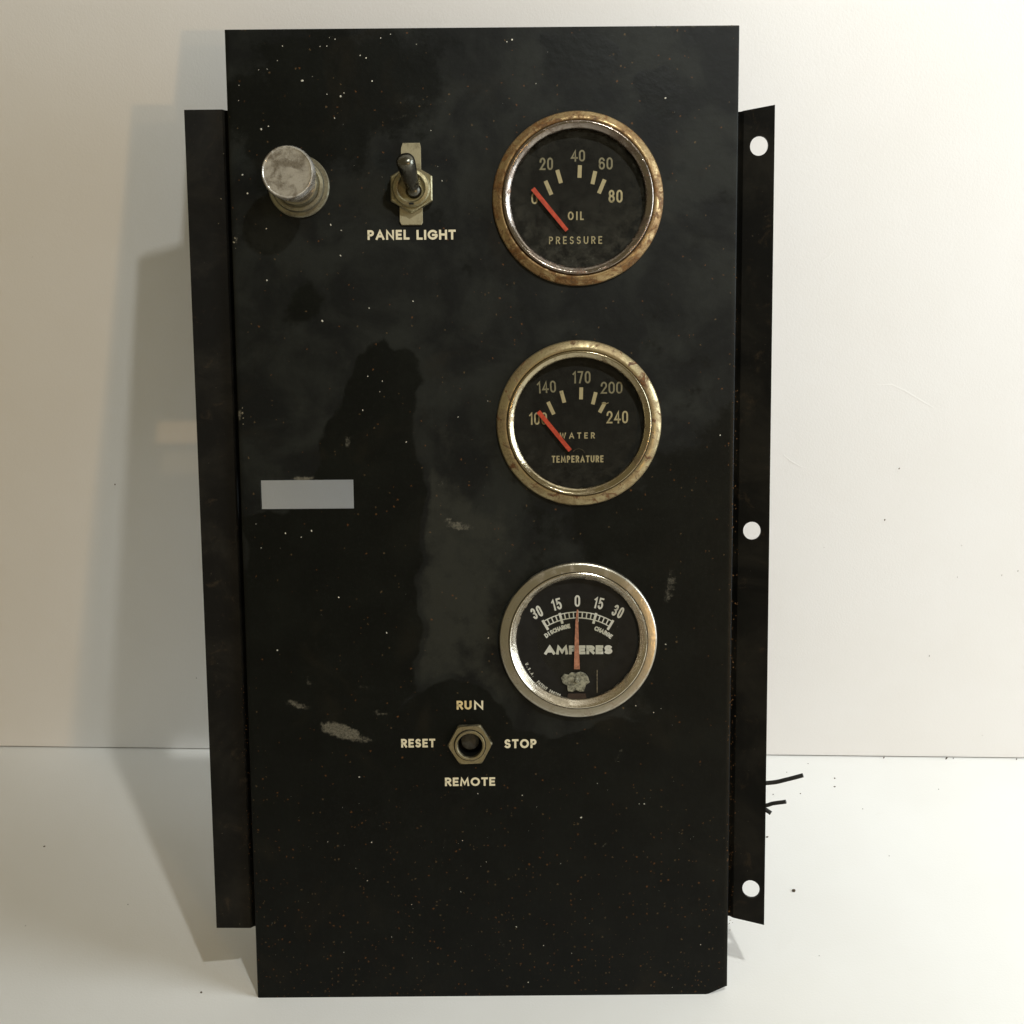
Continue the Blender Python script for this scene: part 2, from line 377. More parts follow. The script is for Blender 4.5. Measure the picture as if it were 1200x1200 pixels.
# backdrop: upright board standing on the table
bm = bmesh.new(); nx, nz_ = 60, 40; bx0, bx1, bz0, bz1 = -.75, .95, .0008, .95
grid = []
for j in range(nz_+1):
    row = []
    for i in range(nx+1):
        x = bx0+(bx1-bx0)*i/nx; z = bz0+(bz1-bz0)*j/nz_
        y = wall_y(x, z)+wall_disp(x, z)
        row.append(bm.verts.new((x, y, z + (.0004*noise.noise(Vector((x*40, 0, 9))) if j == 0 else 0))))
    grid.append(row)
for j in range(nz_):
    for i in range(nx): bm.faces.new((grid[j][i], grid[j][i+1], grid[j+1][i+1], grid[j+1][i]))
bk = [bm.verts.new((x, wall_y(x, z)+.006, z)) for x, z in ((bx0, bz0), (bx1, bz0), (bx1, bz1), (bx0, bz1))]
bm.faces.new(bk[::-1])
bm.faces.new([grid[0][i] for i in range(nx+1)][::-1]+[bk[0], bk[1]])
bm.faces.new([grid[-1][i] for i in range(nx+1)]+[bk[2], bk[3]])
board = finish(bm, 'backdrop_wall', M_board, kind='structure')
def on_wall(px, py):
    d = ray(px, py); k = (0.15398-.03109*CAM.x+.00318*CAM.z-CAM.y)/(d.y+.03109*d.x-.00318*d.z); q = CAM+d*k; q.y += wall_disp(q.x, q.z); return q
def on_table(px, py):
    d = ray(px, py); return CAM+d*(-CAM.z/d.z)
# creases pressed into the board
for pts, wdt in (([(1024, 452), (1045, 451), (1062, 459), (1080, 470), (1094, 478)], .0011), ([(961, 308), (970, 301), (978, 293)], .0012), ([(918, 533), (926, 540), (940, 548)], .0009)):
    bm = bmesh.new(); P = [on_wall(*p) for p in pts]; a, b, c = [], [], []
    for i, p in enumerate(P):
        t = (P[min(i+1, len(P)-1)]-P[max(0, i-1)]).normalized(); s = t.cross(Vector((0, 1, 0))).normalized()*wdt
        e = .14*math.sin(math.pi*(i+.15)/(len(P)-.7))
        p = p-Vector((0, .0001, 0))
        a.append(bm.verts.new(p+s+Vector((0, .0003, 0)))); b.append(bm.verts.new(p-Vector((0, .0005*e, 0)))); c.append(bm.verts.new(p-s+Vector((0, .0003, 0))))
    for i in range(len(P)-1):
        bm.faces.new((a[i], a[i+1], b[i+1], b[i])); bm.faces.new((b[i], b[i+1], c[i+1], c[i]))
    finish(bm, 'crease', M_board, board, ang=60)

def crumb(bm, p, s, seed):
    r = bmesh.ops.create_icosphere(bm, subdivisions=1, radius=s); rnd = random.Random(seed)
    sx, sy2, sz = rnd.uniform(.7, 1.5), rnd.uniform(.6, 1.2), rnd.uniform(.3, .6)
    rz = Matrix.Rotation(rnd.uniform(0, 3), 3, 'Z')
    for v in r['verts']:
        q = Vector((v.co.x*sx, v.co.y*sy2, v.co.z*sz))*rnd.uniform(.8, 1.15); v.co = rz@q+Vector(p)
bm = bmesh.new()
for i, (px, py, s) in enumerate([(930, 1044, .8), (978, 912, .45), (978, 922, .4), (906, 931, .35), (938, 930, .45), (236, 1163, .4), (52, 992, .4), (922, 905, .3), (899, 981, .6), (947, 895, .3), (1011, 948, .25), (1100, 925, .25), (150, 1060, .25), (960, 1120, .2), (1042, 1003, .25), (30, 1085, .2)]):
    q = on_table(px, py); crumb(bm, (q.x, q.y, s*.25*MM), s*MM, i)
o = finish(bm, 'table_crumbs', M_crumb, kind='stuff', ang=10); o['label'] = 'tiny dark crumbs and rust flakes scattered on the white table beside the panel'; o['category'] = 'crumbs'
bm = bmesh.new()
for i, (px, py, s) in enumerate([(1053, 548, .55), (1036, 608, .6), (1126, 638, .3), (1121, 675, .25), (1173, 673, .35), (1192, 668, .4), (1088, 767, .35), (136, 566, .6), (231, 793, .35), (965, 640, .2), (1150, 860, .25), (1035, 886, .6), (1108, 887, .8), (1116, 887.5, .5), (1190, 888.5, .5), (40, 300, .2)]):
    q = on_wall(px, py); r0 = len(bm.verts); crumb(bm, (0, 0, 0), s*MM, i+50); bm.verts.ensure_lookup_table()
    for v in bm.verts[r0:]: v.co = Vector((v.co.x*.6, v.co.z*.5, v.co.y))+Vector((q.x, q.y-.0012, max(q.z, .0006)))
o = finish(bm, 'wall_specks', M_crumb, board, kind='stuff', ang=10)

# ================================================================== THE PANEL
panel = bpy.data.objects.new('control_panel', None); COL.objects.link(panel)
panel.location = (W/2, 0, 0); panel.rotation_euler = (math.pi/2-LEAN, 0, 0); panel.empty_display_size = .05
panel['label'] = 'scuffed black sheet metal control panel with three round gauges, leaning before a white board'
panel['category'] = 'control panel'

# ---- face plate: grid with real slot, carrying the wear masks
hx = W/2
sl0 = pp(305, 563); sl1 = pp(414, 563); sl2 = pp(305.5, 597); SX0, SX1, SY0, SY1 = sl0[0], sl1[0], sl2[1], sl0[1]
def lines(a, b, step, extra):
    n = int((b-a)/step); L = [a+(b-a)*i/n for i in range(n+1)]
    L = [q for q in L if all(abs(q-e) > step*.45 for e in extra) or q in (a, b)]; return sorted(L+list(extra))
XS = lines(-hx+.0006, hx-.0006, .0013, (SX0, SX1)); YS = lines(0, H, .0013, (SY0, SY1))
def soft_poly(px, py, poly):
    """signed distance in photo pixels, + inside"""
    ins = False; dmin = 1e9; n = len(poly)
    for i in range(n):
        x1_, y1_ = poly[i]; x2_, y2_ = poly[(i+1) % n]
        if (y1_ > py) != (y2_ > py) and px < (x2_-x1_)*(py-y1_)/(y2_-y1_)+x1_: ins = not ins
        dx, dy = x2_-x1_, y2_-y1_; t = max(0, min(1, ((px-x1_)*dx+(py-y1_)*dy)/(dx*dx+dy*dy+1e-9)))
        d = math.hypot(px-x1_-t*dx, py-y1_-t*dy)
        if d < dmin: dmin = d
    return dmin if ins else -dmin
DARK = [
 ([(428, 425), (452, 406), (478, 418), (488, 450), (486, 520), (492, 590), (494, 640), (486, 700), (489, 760), (484, 805), (468, 825), (462, 850), (478, 828), (505, 812), (530, 803), (556, 806), (588, 826), (604, 858), (640, 868), (700, 858), (760, 850), (800, 860), (870, 840), (870, 1200), (290, 1200), (290, 612), (340, 604), (376, 560), (385, 515), (398, 480)], 9),
 ([(342, 345), (362, 338), (374, 352), (372, 372), (352, 374), (340, 366)], 16),
 ([(700, 590), (760, 610), (800, 560), (870, 540), (870, 860), (775, 850), (780, 720), (740, 640)], 70),
 ([(300, 130), (330, 90), (400, 70), (460, 85), (440, 130), (390, 150), (330, 165)], 70),
 ([(752, 95), (775, 88), (788, 110), (795, 132), (772, 140), (755, 120)], 8),
 ([(640, 45), (720, 55), (700, 80), (650, 75)], 14),
]
LIGHT = [([(480, 560), (600, 590), (610, 640), (590, 700), (585, 760), (604, 850), (560, 805), (490, 815), (470, 860), (485, 700)], 22), ([(300, 380), (400, 350), (560, 420), (560, 560), (480, 560), (300, 600)], 60)]
SCUFF = [  # centre, half length, half width, angle, strength
 (400, 857, 27, 9, -16, 1.0), (420, 866, 18, 5, -10, .7), (348, 826, 16, 4.5, -16, .75), (360, 797, 10, 3, -65, .5), (424, 806, 10, 2.5, 8, .55),
 (446, 836, 12, 3.5, -12, .6), (537, 616, 17, 6, -14, .7), (526, 609, 7, 4, -30, .7), (560, 618, 22, 6, -5, .25), (785, 688, 22, 7, 78, .55), (782, 700, 28, 6, 85, .25),
 (407, 518, 9, 4, 85, .65), (617, 365, 14, 3.5, 0, .45), (590, 102, 36, 2.5, 28, .18), (470, 137, 16, 1.5, 18, .4), (519, 410, 13, 1.2, 30, .35),
 (282, 485, 11, 1.6, 88, .9), (276, 282, 7, 2.5, 80, .7), (355, 561, 14, 1.2, 0, .95), (513, 507, 8, 2, -10, .35), (517, 567, 6, 3, 60, .5), (316, 523, 6, 1.5, -15, .4),
 (598, 47, 5, 2, 20, .5), (800, 190, 14, 10, 0, .12), (755, 160, 16, 22, 0, .10), (520, 1000, 30, 1.3, 80, .35), (725, 885, 16, 1.2, 60, .5), (708, 990, 6, 1.5, 55, .6), (588, 1105, 8, 1.3, -75, .5),
 (830, 280, 40, 1.2, 50, .12), (690, 845, 4, 3, 0, .4), (640, 330, 20, 1.2, 10, .15), (833, 240, 6, 4, 0, .15)]
HOLES = [pp(677.4, 232.6)+(.0268,), pp(678.7, 496.2)+(.0258,), pp(677.7, 750.6)+(.0247,), pp(550.9, 872)+(.0052,)]
verts, film, scuff, grit, idx = [], [], [], [], {}
def clampv(x, y):
    # clipped lower right corner
    cxn, _ = pp(829, 1167); t = (x-cxn)/(hx-cxn)
    return max(y, t*.0035) if t > 0 else y
for j, y in enumerate(YS):
    for i, x in enumerate(XS):
        yy = clampv(x, y); idx[i, j] = len(verts)
        u, v_ = proj(x, yy)
        nse = noise.noise(Vector((x*55, yy*55, 1.7)))*16+noise.noise(Vector((x*160, yy*160, 4)))*7
        f = .5+.10*noise.noise(Vector((x*30, yy*30, 8)))
        f += .10
        for poly, wdt in LIGHT:
            d = soft_poly(u, v_, poly)+nse; f += (.34 if wdt < 30 else .12)*max(0, min(1, .5+d/(2*wdt)))
        dk = 0
        for poly, wdt in DARK:
            if min(p[0] for p in poly)-60 < u < max(p[0] for p in poly)+60:
                d = soft_poly(u, v_, poly)+nse; dk = max(dk, max(0, min(1, .5+d/(2*wdt))))
        f = f*(1-dk)+(-.05)*dk
        s = 0
        for (a, b, hl, hw, an, st) in SCUFF:
            if abs(u-a) < hl*1.6+4 and abs(v_-b) < hl*1.6+12:
                ca, sa = math.cos(R(an)), math.sin(R(an)); p, q = (u-a)*ca-(v_-b)*sa, (u-a)*sa+(v_-b)*ca
                rr = (p/hl)**2+(q/max(hw, 2.4))**2; s = max(s, st*max(0, min(1, 1.5-rr*1.0)))
        g_ = .10+.9*max(0, min(1, (v_-870)/330))**1.2*.8+.6*max(0, 1-abs(u-862)/14)*max(0, min(1, (v_-250)/500))+.5*max(0, 1-abs(u-300)/14)*max(0, min(1, (v_-800)/200))
        g_ += .35*max(0, 1-math.hypot(u-648, v_-850)/16)+.35*max(0, 1-math.hypot(u-713, v_-846)/16)
        verts.append((x, yy, 0)); film.append(f); scuff.append(max(s, .75*max(0, min(1, (u-690)/100)) if j == len(YS)-1 else 0)); grit.append(g_)
nf = len(verts); faces = []
for j in range(len(YS)-1):
    for i in range(len(XS)-1):
        if SX0-1e-6 <= XS[i] and XS[i+1] <= SX1+1e-6 and SY0-1e-6 <= YS[j] and YS[j+1] <= SY1+1e-6: continue
        q = [idx[i, j], idx[i+1, j], idx[i+1, j+1], idx[i, j+1]]
        if abs(verts[q[0]][1]-verts[q[3]][1]) < 1e-7 and abs(verts[q[1]][1]-verts[q[2]][1]) < 1e-7: continue
        mx, my = (XS[i]+XS[i+1])/2, (YS[j]+YS[j+1])/2
        if any(math.hypot(mx-a, my-b) < r_ for a, b, r_ in HOLES): continue
        faces.append(q)
TH = .0014
def addv(x, y, z, f=.6, s=0, g_=.3):
    verts.append((x, y, z)); film.append(f); scuff.append(s); grit.append(g_); return len(verts)-1
mt_b = TH*math.tan(LEAN)
# rounded bends at the two long edges, continuing down into the shallow returns
for sgn, ii in ((-1, 0), (1, len(XS)-1)):
    prev = [idx[ii, j] for j in range(len(YS))]
    for (dx, dz) in ((.00035, -.00012), (.00055, -.00035), (.0006, -.0007), (.0006, -.0030)):
        cur = []
        for j in range(len(YS)):
            b = idx[ii, j]; yy = max(verts[b][1], -dz*math.tan(LEAN))
            cur.append(addv(sgn*(hx-.0006+dx), yy, dz, film[b], scuff[b]*.6, grit[b]))
        for j in range(len(YS)-1):
            q = [prev[j], prev[j+1], cur[j+1], cur[j]]; faces.append(q if sgn < 0 else q[::-1])
        prev = cur
# top, bottom and slot edges, back
def strip(pairs_front, yback=None):
    bk_ = [addv(verts[p][0], verts[p][1] if yback is None else max(verts[p][1], yback), -TH) for p in pairs_front]
    for a in range(len(bk_)-1): faces.append([pairs_front[a], pairs_front[a+1], bk_[a+1], bk_[a]])
    return bk_
strip([idx[i, len(YS)-1] for i in range(len(XS))][::-1])
lowest = [min((idx[i, j] for j in range(len(YS))), key=lambda k: verts[k][1]) for i in range(len(XS))]
strip(lowest, mt_b)
i0, i1 = XS.index(SX0), XS.index(SX1); j0, j1 = YS.index(SY0), YS.index(SY1)
loop = [idx[i, j0] for i in range(i0, i1)]+[idx[i1, j] for j in range(j0, j1)]+[idx[i, j1] for i in range(i1, i0, -1)]+[idx[i0, j] for j in range(j1, j0-1, -1)]
strip(loop)
# back skin follows the front, cell by cell
front = [q for q in faces if max(q) < nf]
off = len(verts)
for k in range(nf): addv(verts[k][0], max(verts[k][1], mt_b), -TH)
for q in front: faces.append([off+k for k in q[::-1]])
me = bpy.data.meshes.new('face_plate'); me.from_pydata(verts, [], faces)
for nm, arr in (('film', film), ('scuff', scuff), ('grit', grit)):
    at = me.attributes.new(nm, 'FLOAT', 'POINT'); at.data.foreach_set('value', arr)
bm = bmesh.new(); bm.from_mesh(me); sharp(bm, 50); bm.to_mesh(me); bm.free()
link('face_plate', me, M_face, panel)

# ---- side flanges
v0L, v1L = pp(254, 1087, -.0002)[1], pp(216, 129, -.0002)[1]
def flange(side, outer_h, outer_x_top, outer_x_bot, vt_in, vt_out, vb_in, vb_out, holes):
    """sheet bent from the return outwards; profile across x, lofted up the plate"""
    s = side
    prof = [(0.0006, -.0030), (-.0004, -.0034), (-.0016, -.0031), (-.0028, -.0027)]      # x outward from the face edge is negative here
    bm = bmesh.new(); n = 60; rows = []
    oh = outer_h
    return prof
def make_flange(side, xo_t, xo_b, oh, vti, vto, vbi, vbo, holes):
    # flat web as an outline with holes, mapped on a slightly inclined plane; then the bend strip
    xi = hx+.0024; hi_ = -.0029
    n = 24
    outer = []
    outer.append((xi, vbi)); outer.append((xo_b, vbo))
    for k in range(1, 8): outer.append((xo_b+(xo_t-xo_b)*k/8, vbo+(vto-vbo)*k/8))
    outer.append((xo_t, vto)); outer.append((xi, vti))
    loops = [[(side*x, y) for x, y in outer]]
    for (cx, cyy, rx, ry) in holes:
        loops.append([(side*(cx+rx*math.cos(2*math.pi*k/n)), cyy+ry*math.sin(2*math.pi*k/n)) for k in range(n)])
    me = sheet(loops, .0013)
    for v in me.vertices:
        t = (abs(v.co.x)-xi)/(xo_t-xi); v.co.z += hi_+(oh-hi_)*t-.0003
    bm = bmesh.new(); bm.from_mesh(me)
    # bend between return and web
    secs = [(hx-.0004, -.0034), (hx+.0004, -.0044), (hx+.0014, -.0040), (xi, -.0029+.00035)]
    m_ = 40; rows = []
    for k in range(m_+1):
        row = []
        for q, (x, z) in enumerate(secs):
            f = (x-hx)/(xi-hx); y = vbi+(vti-vbi)*k/m_
            row.append(bm.verts.new((side*x, y, z)))
        rows.append(row)
    for a, b in zip(rows, rows[1:]):
        for q in range(len(secs)-1): bm.faces.new((a[q], a[q+1], b[q+1], b[q]))
    return finish(bm, 'side_flange', M_fl, panel, ang=40)
hl = -.0002; hr = .0013
lt = pp(216, 129, hl); lb = pp(254, 1087, hl); rt = pp(908, 123, hr); rb = pp(895, 1083, hr)
lti = pp(262, 128.5, -.0029)[1]; lbi = pp(300, 1087, -.0029)[1]; rti = pp(866, 130, -.0029)[1]; rbi = pp(857, 1075, -.0029)[1]
hol = []
for (px, py, rx, ry) in ((889.5, 171, 10, 11.8), (881.3, 622, 9.8, 10.6), (879.8, 1041, 9.6, 10.4)):
    c = pp(px, py, -.0008); a = pp(px+rx, py, -.0008); b = pp(px, py-ry, -.0008)
    hol.append((c[0], c[1], a[0]-c[0], b[1]-c[1]))
make_flange(-1, -lt[0], -lb[0], hl, lti, lt[1], lbi, lb[1], [])
make_flange(1, rt[0], rb[0], hr, rti, rt[1], rbi, rb[1], hol)

# worn bright burrs along the top edge, and grit caught in the bends
bm = bmesh.new(); rnd = random.Random(5)
for k in range(46):
    px = rnd.choice([rnd.uniform(742, 862), rnd.uniform(265, 862)]); c = pp(px, 31); crumb(bm, (c[0], H-.0001, -.0003-.0006*rnd.random()), rnd.uniform(.10, .34)*MM, k)
finish(bm, 'edge_burr', M_dust, panel, kind='stuff', ang=10)
bm = bmesh.new()
for k in range(230):
    py = 300+800*rnd.random()**.6; px = 860-(py-300)*.0085+rnd.gauss(3, 2.2); c = pp(px, py, -.0022 if px > 861 else 0)
    crumb(bm, (c[0], c[1], (-.0022 if c[0] > hx else .00002)), rnd.uniform(.08, .26)*MM, k)
for k in range(70):
    py = 800+280*rnd.random(); px = 262+40*(py-37)/1130+rnd.gauss(-4, 2.5); c = pp(px, py, -.002)
    crumb(bm, (c[0], c[1], (-.0022 if c[0] < -hx else .00002)), rnd.uniform(.08, .2)*MM, k+300)
finish(bm, 'rust_grit', flat('rust_grit', (.12, .062, .025), .9, .1, .5, 900), panel, kind='stuff', ang=10)

bm = bmesh.new()
for k, (px, py, s) in enumerate([(259, 233, 1.5), (275, 279, 1.6), (274, 284, 1.3), (276, 291, 1.0), (256, 262, .8), (284, 478, 1.4), (284, 484, 1.8), (285, 490, 1.4), (285, 497, 1.0), (235, 515, 1.4), (237, 524, 1.0), (234, 508, .9), (228, 375, .9), (243, 745, 1.0), (262, 180, .8), (222, 240, .8), (894, 340, .8), (895, 820, 1.0)]):
    c = pp(px, py, -.0018 if (px < 262+40*(py-37)/1130 or px > 868) else 0); z = -.0018 if (px < 262+40*(py-37)/1130 or px > 868) else .00002
    crumb(bm, (c[0], c[1], z), s*.24*MM, k+700)
finish(bm, 'paint_chips', M_dust, panel, kind='stuff', ang=10)
# ---- paint specks on the face
SP = [(331, 54, 1), (325, 71, .8), (354, 94.5, 1.8), (383, 110.5, 1.2), (399, 113, 1.6), (403, 109, 1.1), (392, 138.5, 1.3), (422, 65, 1.2), (429, 68, 1.1), (436, 95, 1.7), (446, 44.5, 1), (457.5, 40, 1), (392.5, 46, 1), (386, 44, .8),
 (375, 54.5, 1), (383, 54, 1), (306, 151.5, 1.7), (314.5, 148, 1.1), (284, 205, 1.5), (290, 226.5, 1.5), (312, 268, 1.4), (387.5, 263.5, 1.4), (400, 270, 1.5), (399, 299.5, 1.4), (303, 82, .9), (313, 81, .9), (280, 100, .8), (279.5, 118, .8),
 (312.7, 328.6, 1.8), (432.5, 361, 1.9), (377.5, 376, 1.7), (484, 353, 1.2), (448, 446.7, 1.4), (425, 480.7, 1.4), (476, 518, 1.7), (431, 441, .8), (445, 459, .9), (334.5, 625, 1.4), (365, 622, 1.8), (353, 629.5, 1.1), (300, 614, 1), (571.6, 470, .9),
 (536.8, 488.7, 1), (396.8, 700, 1.5), (453, 741.6, 1.6), (325, 762, 1.7), (421, 910.5, 1.8), (572.5, 747.5, 1.3), (306, 642, .9), (435.5, 987, 1.6), (430.5, 1032, 1.1), (384, 986.5, 1), (417, 1017.5, .9), (482.5, 1060, 1), (403, 1116, 1),
 (779.7, 115, 1.6), (843.8, 510, 1.3), (600, 46.5, 1.6), (594, 49, 1), (628, 98, 1), (572, 748, 1.2), (780, 755, 1.4), (745, 827, 1.2), (681, 958, 1.5), (755, 942, 1.3), (749, 942, 1.1), (619, 1151, 1.5), (605, 1086, 1.1), (560, 930, 1), (612, 932, 1.1), (542, 985, .9), (821, 1107, 1.1),
 (505, 153, .8), (513, 195, .8), (518, 212, .9), (488, 52, .8), (766, 835, .8), (657, 1012, .8), (540, 1045, .8), (459, 1098, .8), (700, 918, .8), (570, 1010, .8), (637, 1108, .9), (670, 1117, .8)]
bm = bmesh.new()
for k, (px, py, s) in enumerate(SP):
    c = pp(px, py); crumb(bm, (c[0], c[1], .00002), s*.215*MM, k+900)
for k in range(60):
    px = rnd.uniform(310, 850); py = rnd.choice([rnd.uniform(900, 1160), rnd.uniform(860, 1000), rnd.uniform(900, 1160), rnd.uniform(60, 900)]); c = pp(px, py)
    crumb(bm, (c[0], c[1], .00001), rnd.uniform(.05, .11)*MM, k+2000)
finish(bm, 'paint_specks', M_speck, panel, kind='stuff', ang=10)

# ---- printed words on the face
def face_word(t, x0, x1, y0, y1, sw=.225, m=None, gap=.16, label=None):
    a = pp(x0, y1); b = pp(x1, y0); word(t, a[0], b[0], a[1], b[1], .00006, sw, m or M_white, panel, gap, 'lettering', label)
face_word('PANEL', 430.8, 479.7, 269.3, 281.2, gap=.17); face_word('LIGHT', 488.2, 534, 269.1, 281, gap=.15)
face_word('RU', 535.2, 552.6, 821, 831.5, m=M_yel, label='yellowed first two letters of the word RUN'); face_word('N', 555.6, 566.3, 821, 831.5)
face_word('RESET', 470.2, 510, 865.6, 876); face_word('STOP', 591.2, 628.6, 866, 876.8)
face_word('REMOTE', 521.5, 580.2, 910.8, 921.2)

# ---- gauges
def scale_at(px, py, h=0): 
    a = pp(px-10, py, h); b = pp(px+10, py, h); return (b[0]-a[0])/20
def gauge(px, py, rpx, prof_outer, prof_inner, m_out, m_in, m_dial, m_glass, dial_h, label):
    c = pp(px, py, .0015); Rr = rpx*scale_at(px, py, .0015)
    o = c[0], c[1], 0
    bm = bmesh.new()     # housing behind the face
    k = Rr/.030
    lathe(bm, [(.0265*k, -.0015), (.0265*k, -.040), (.025*k, -.042), (.004, -.042), (.004, -.052), (.0, -.052)], 64)
    body = finish(bm, 'gauge', M_can, panel, o, label=label)
    bm = bmesh.new(); lathe(bm, [(r*Rr, z*MM) for r, z in prof_outer], 128, close=False); finish(bm, 'bezel', m_out, body, ang=50)
    bm = bmesh.new(); lathe(bm, [(r*Rr, z*MM) for r, z in prof_inner], 128, close=False); finish(bm, 'inner_rim', m_in, body, ang=50)
    bm = bmesh.new(); lathe(bm, [(0, dial_h), (prof_inner[-1][0]*Rr+.0004, dial_h)], 96); finish(bm, 'dial', m_dial, body)
    bm = bmesh.new(); gh = prof_inner[-1][0]*Rr; lathe(bm, [(0, prof_inner[-2][1]*MM-.0006), (gh*1.01, prof_inner[-2][1]*MM-.0009)], 96); finish(bm, 'glass', m_glass, body)
    return body, c, Rr
def on_dial(c, h):
    def f(zx, zy, ox, oy, sc=5.0):
        q = pp(ox+zx/sc, oy+zy/sc, h); return q[0]-c[0], q[1]-c[1]
    return f
def dword(f, t, x0, x1, y0, y1, h, sw, m, body, org, gap=.16, rot=0, name='numeral'):
    a = f(x0, y1, *org); b = f(x1, y0, *org); return word(t, a[0], b[0], a[1], b[1], h, sw, m, body, gap, name, rot=R(rot))
def bar(f, p, q, wpx, h, m, body, org, name='tick_mark', th=.0, w2=None):
    a = Vector(f(*p, *org)); b = Vector(f(*q, *org)); d = (b-a).normalized(); n = Vector((-d.y, d.x)); s = scale_at(680, 400)/5
    w1 = wpx*s/2; w2 = (w2 if w2 is not None else wpx)*s/2
    bm = bmesh.new(); top = [a+n*w1, a-n*w1, b-n*w2, b+n*w2]
    if th:
        prism(bm, [(v.x, v.y) for v in top], h, h+th)
        return finish(bm, name, m, body)
    bm.faces.new([bm.verts.new((v.x, v.y, h)) for v in top])
    for fc in bm.faces: 
        fc.normal_update()
        if fc.normal.z < 0: fc.normal_flip()
    me = bpy.data.meshes.new(name); bm.to_mesh(me); bm.free(); return link(name, me, m, body)
def ring_prof(w_out=.88, top=3.2, edge=.9):
    outer = [(.955, -.0), (1.0, .02), (1.003, .5), (.995, edge+.1), (.985, edge+.35), (.96, edge+.75), (.925, top-1.0), (.90, top-.85), (w_out+.008, top-1.0), (w_out, top-1.7), (w_out-.012, top-1.9)]
    inner = [(w_out-.004, top-2.4), (w_out-.003, top-.7), (w_out-.010, top-.15), (w_out-.022, top), (w_out-.040, top-.05), (w_out-.070, top-.55), (w_out-.092, top-1.0), (w_out-.098, top-1.4), (w_out-.098, -1.6)]
    return outer, inner
DH = -.0014
# oil pressure
po, pi_ = ring_prof(.885, 3.7, 1.0)
pi_ = [(.884, 1.2), (.881, 3.0), (.873, 3.6), (.860, 3.75), (.845, 3.6), (.812, 2.7), (.797, 2.3), (.790, 1.8), (.790, -1.6)]
g1, c1, R1 = gauge(677.4, 232.6, 100.2, po, pi_, M_oil, M_oil_in, M_dial, M_gl1, DH, 'oil pressure gauge with a rusty brass bezel and red needle, uppermost')
f = on_dial(c1, DH); O1 = (560, 110); hh = DH+.00006
dword(f, '20', 362, 440, 373, 447, hh, .145, M_numw, g1, O1, .13, 0); dword(f, '40', 545, 628, 328, 397, hh, .145, M_numw, g1, O1, .12)
dword(f, '60', 708, 790, 372, 444, hh, .145, M_numw, g1, O1, .13); dword(f, '80', 765, 848, 562, 638, hh, .15, M_num, g1, O1, .13)
dword(f, '0', 314, 350, 578, 646, hh, .145, M_num, g1, O1)
dword(f, 'OIL', 527, 620, 689, 740, hh, .17, M_num, g1, O1, .30, name='lettering'); dword(f, 'PRESSURE', 417, 728, 834, 881, hh, .145, M_num, g1, O1, .40, name='lettering')
for p, q in (((396, 510), (431, 591)), ((465, 446), (487, 523)), ((598, 418), (595, 492)), ((688, 453), (671, 529)), ((743, 502), (709, 583))): bar(f, p, q, 23, hh, M_num, g1, O1)
fn = on_dial(c1, DH+.0016)
bar(fn, (522, 800), (322, 555), 22, DH+.0012, M_red, g1, O1, 'needle', .0004, 26)
# water temperature
po, _ = ring_prof(.875, 3.4, 1.1)
pi_ = [(.876, 1.2), (.874, 2.6), (.868, 3.2), (.858, 3.4), (.846, 3.3), (.820, 2.5), (.796, 2.1), (.790, 1.6), (.788, -1.6)]
g2, c2, R2 = gauge(678.7, 496.2, 96.6, po, pi_, M_wat, M_wat_in, M_dial, M_gl2, DH, 'water temperature gauge with a rust-pitted nickel bezel and red needle, the middle one')
f = on_dial(c2, DH); O2 = (560, 380)
dword(f, '140', 347, 457, 332, 403, hh, .135, M_numw, g2, O2, .13, 3); dword(f, '170', 555, 660, 274, 347, hh, .135, M_numw, g2, O2, .13)
dword(f, '200', 720, 847, 336, 407, hh, .135, M_numw, g2, O2, .12); dword(f, '240', 754, 880, 507, 581, hh, .135, M_num, g2, O2, .12)
dword(f, '100', 301, 405, 516, 589, hh, .135, M_num, g2, O2, .13)
dword(f, 'WATER', 480, 685, 633, 671, hh, .18, M_num, g2, O2, .50, name='lettering'); dword(f, 'TEMPERATURE', 433, 736, 768, 811, hh, .19, M_num, g2, O2, .16, name='lettering')
for p, q in (((411, 455), (445, 528)), ((488, 390), (507, 459)), ((606, 370), (604, 440)), ((691, 398), (673, 469)), ((744, 460), (713, 517))): bar(f, p, q, 22, hh, M_num, g2, O2)
bar(on_dial(c2, DH+.0016), (541, 740), (354, 511), 24, DH+.0012, M_red, g2, O2, 'needle', .0004, 26)
# little curl of lint behind the glass
fc_ = on_dial(c2, DH); bm = bmesh.new(); pts = []
for k in range(9):
    a = R(150-130*k/8); q = fc_(590+38*math.cos(a), 765-36*math.sin(a), *O2); pts.append((q[0], q[1], DH+.0004))
tube(bm, pts, .00007, 5); finish(bm, 'lint', M_dust, g2)
bm = bmesh.new(); pts = []
for zx, zy in ((725, 462), (745, 458), (752, 464), (765, 460)):
    q = fc_(zx, zy, *O2); pts.append((q[0], q[1], DH+.0004))
tube(bm, pts, .00013, 5); finish(bm, 'lint', M_num, g2)
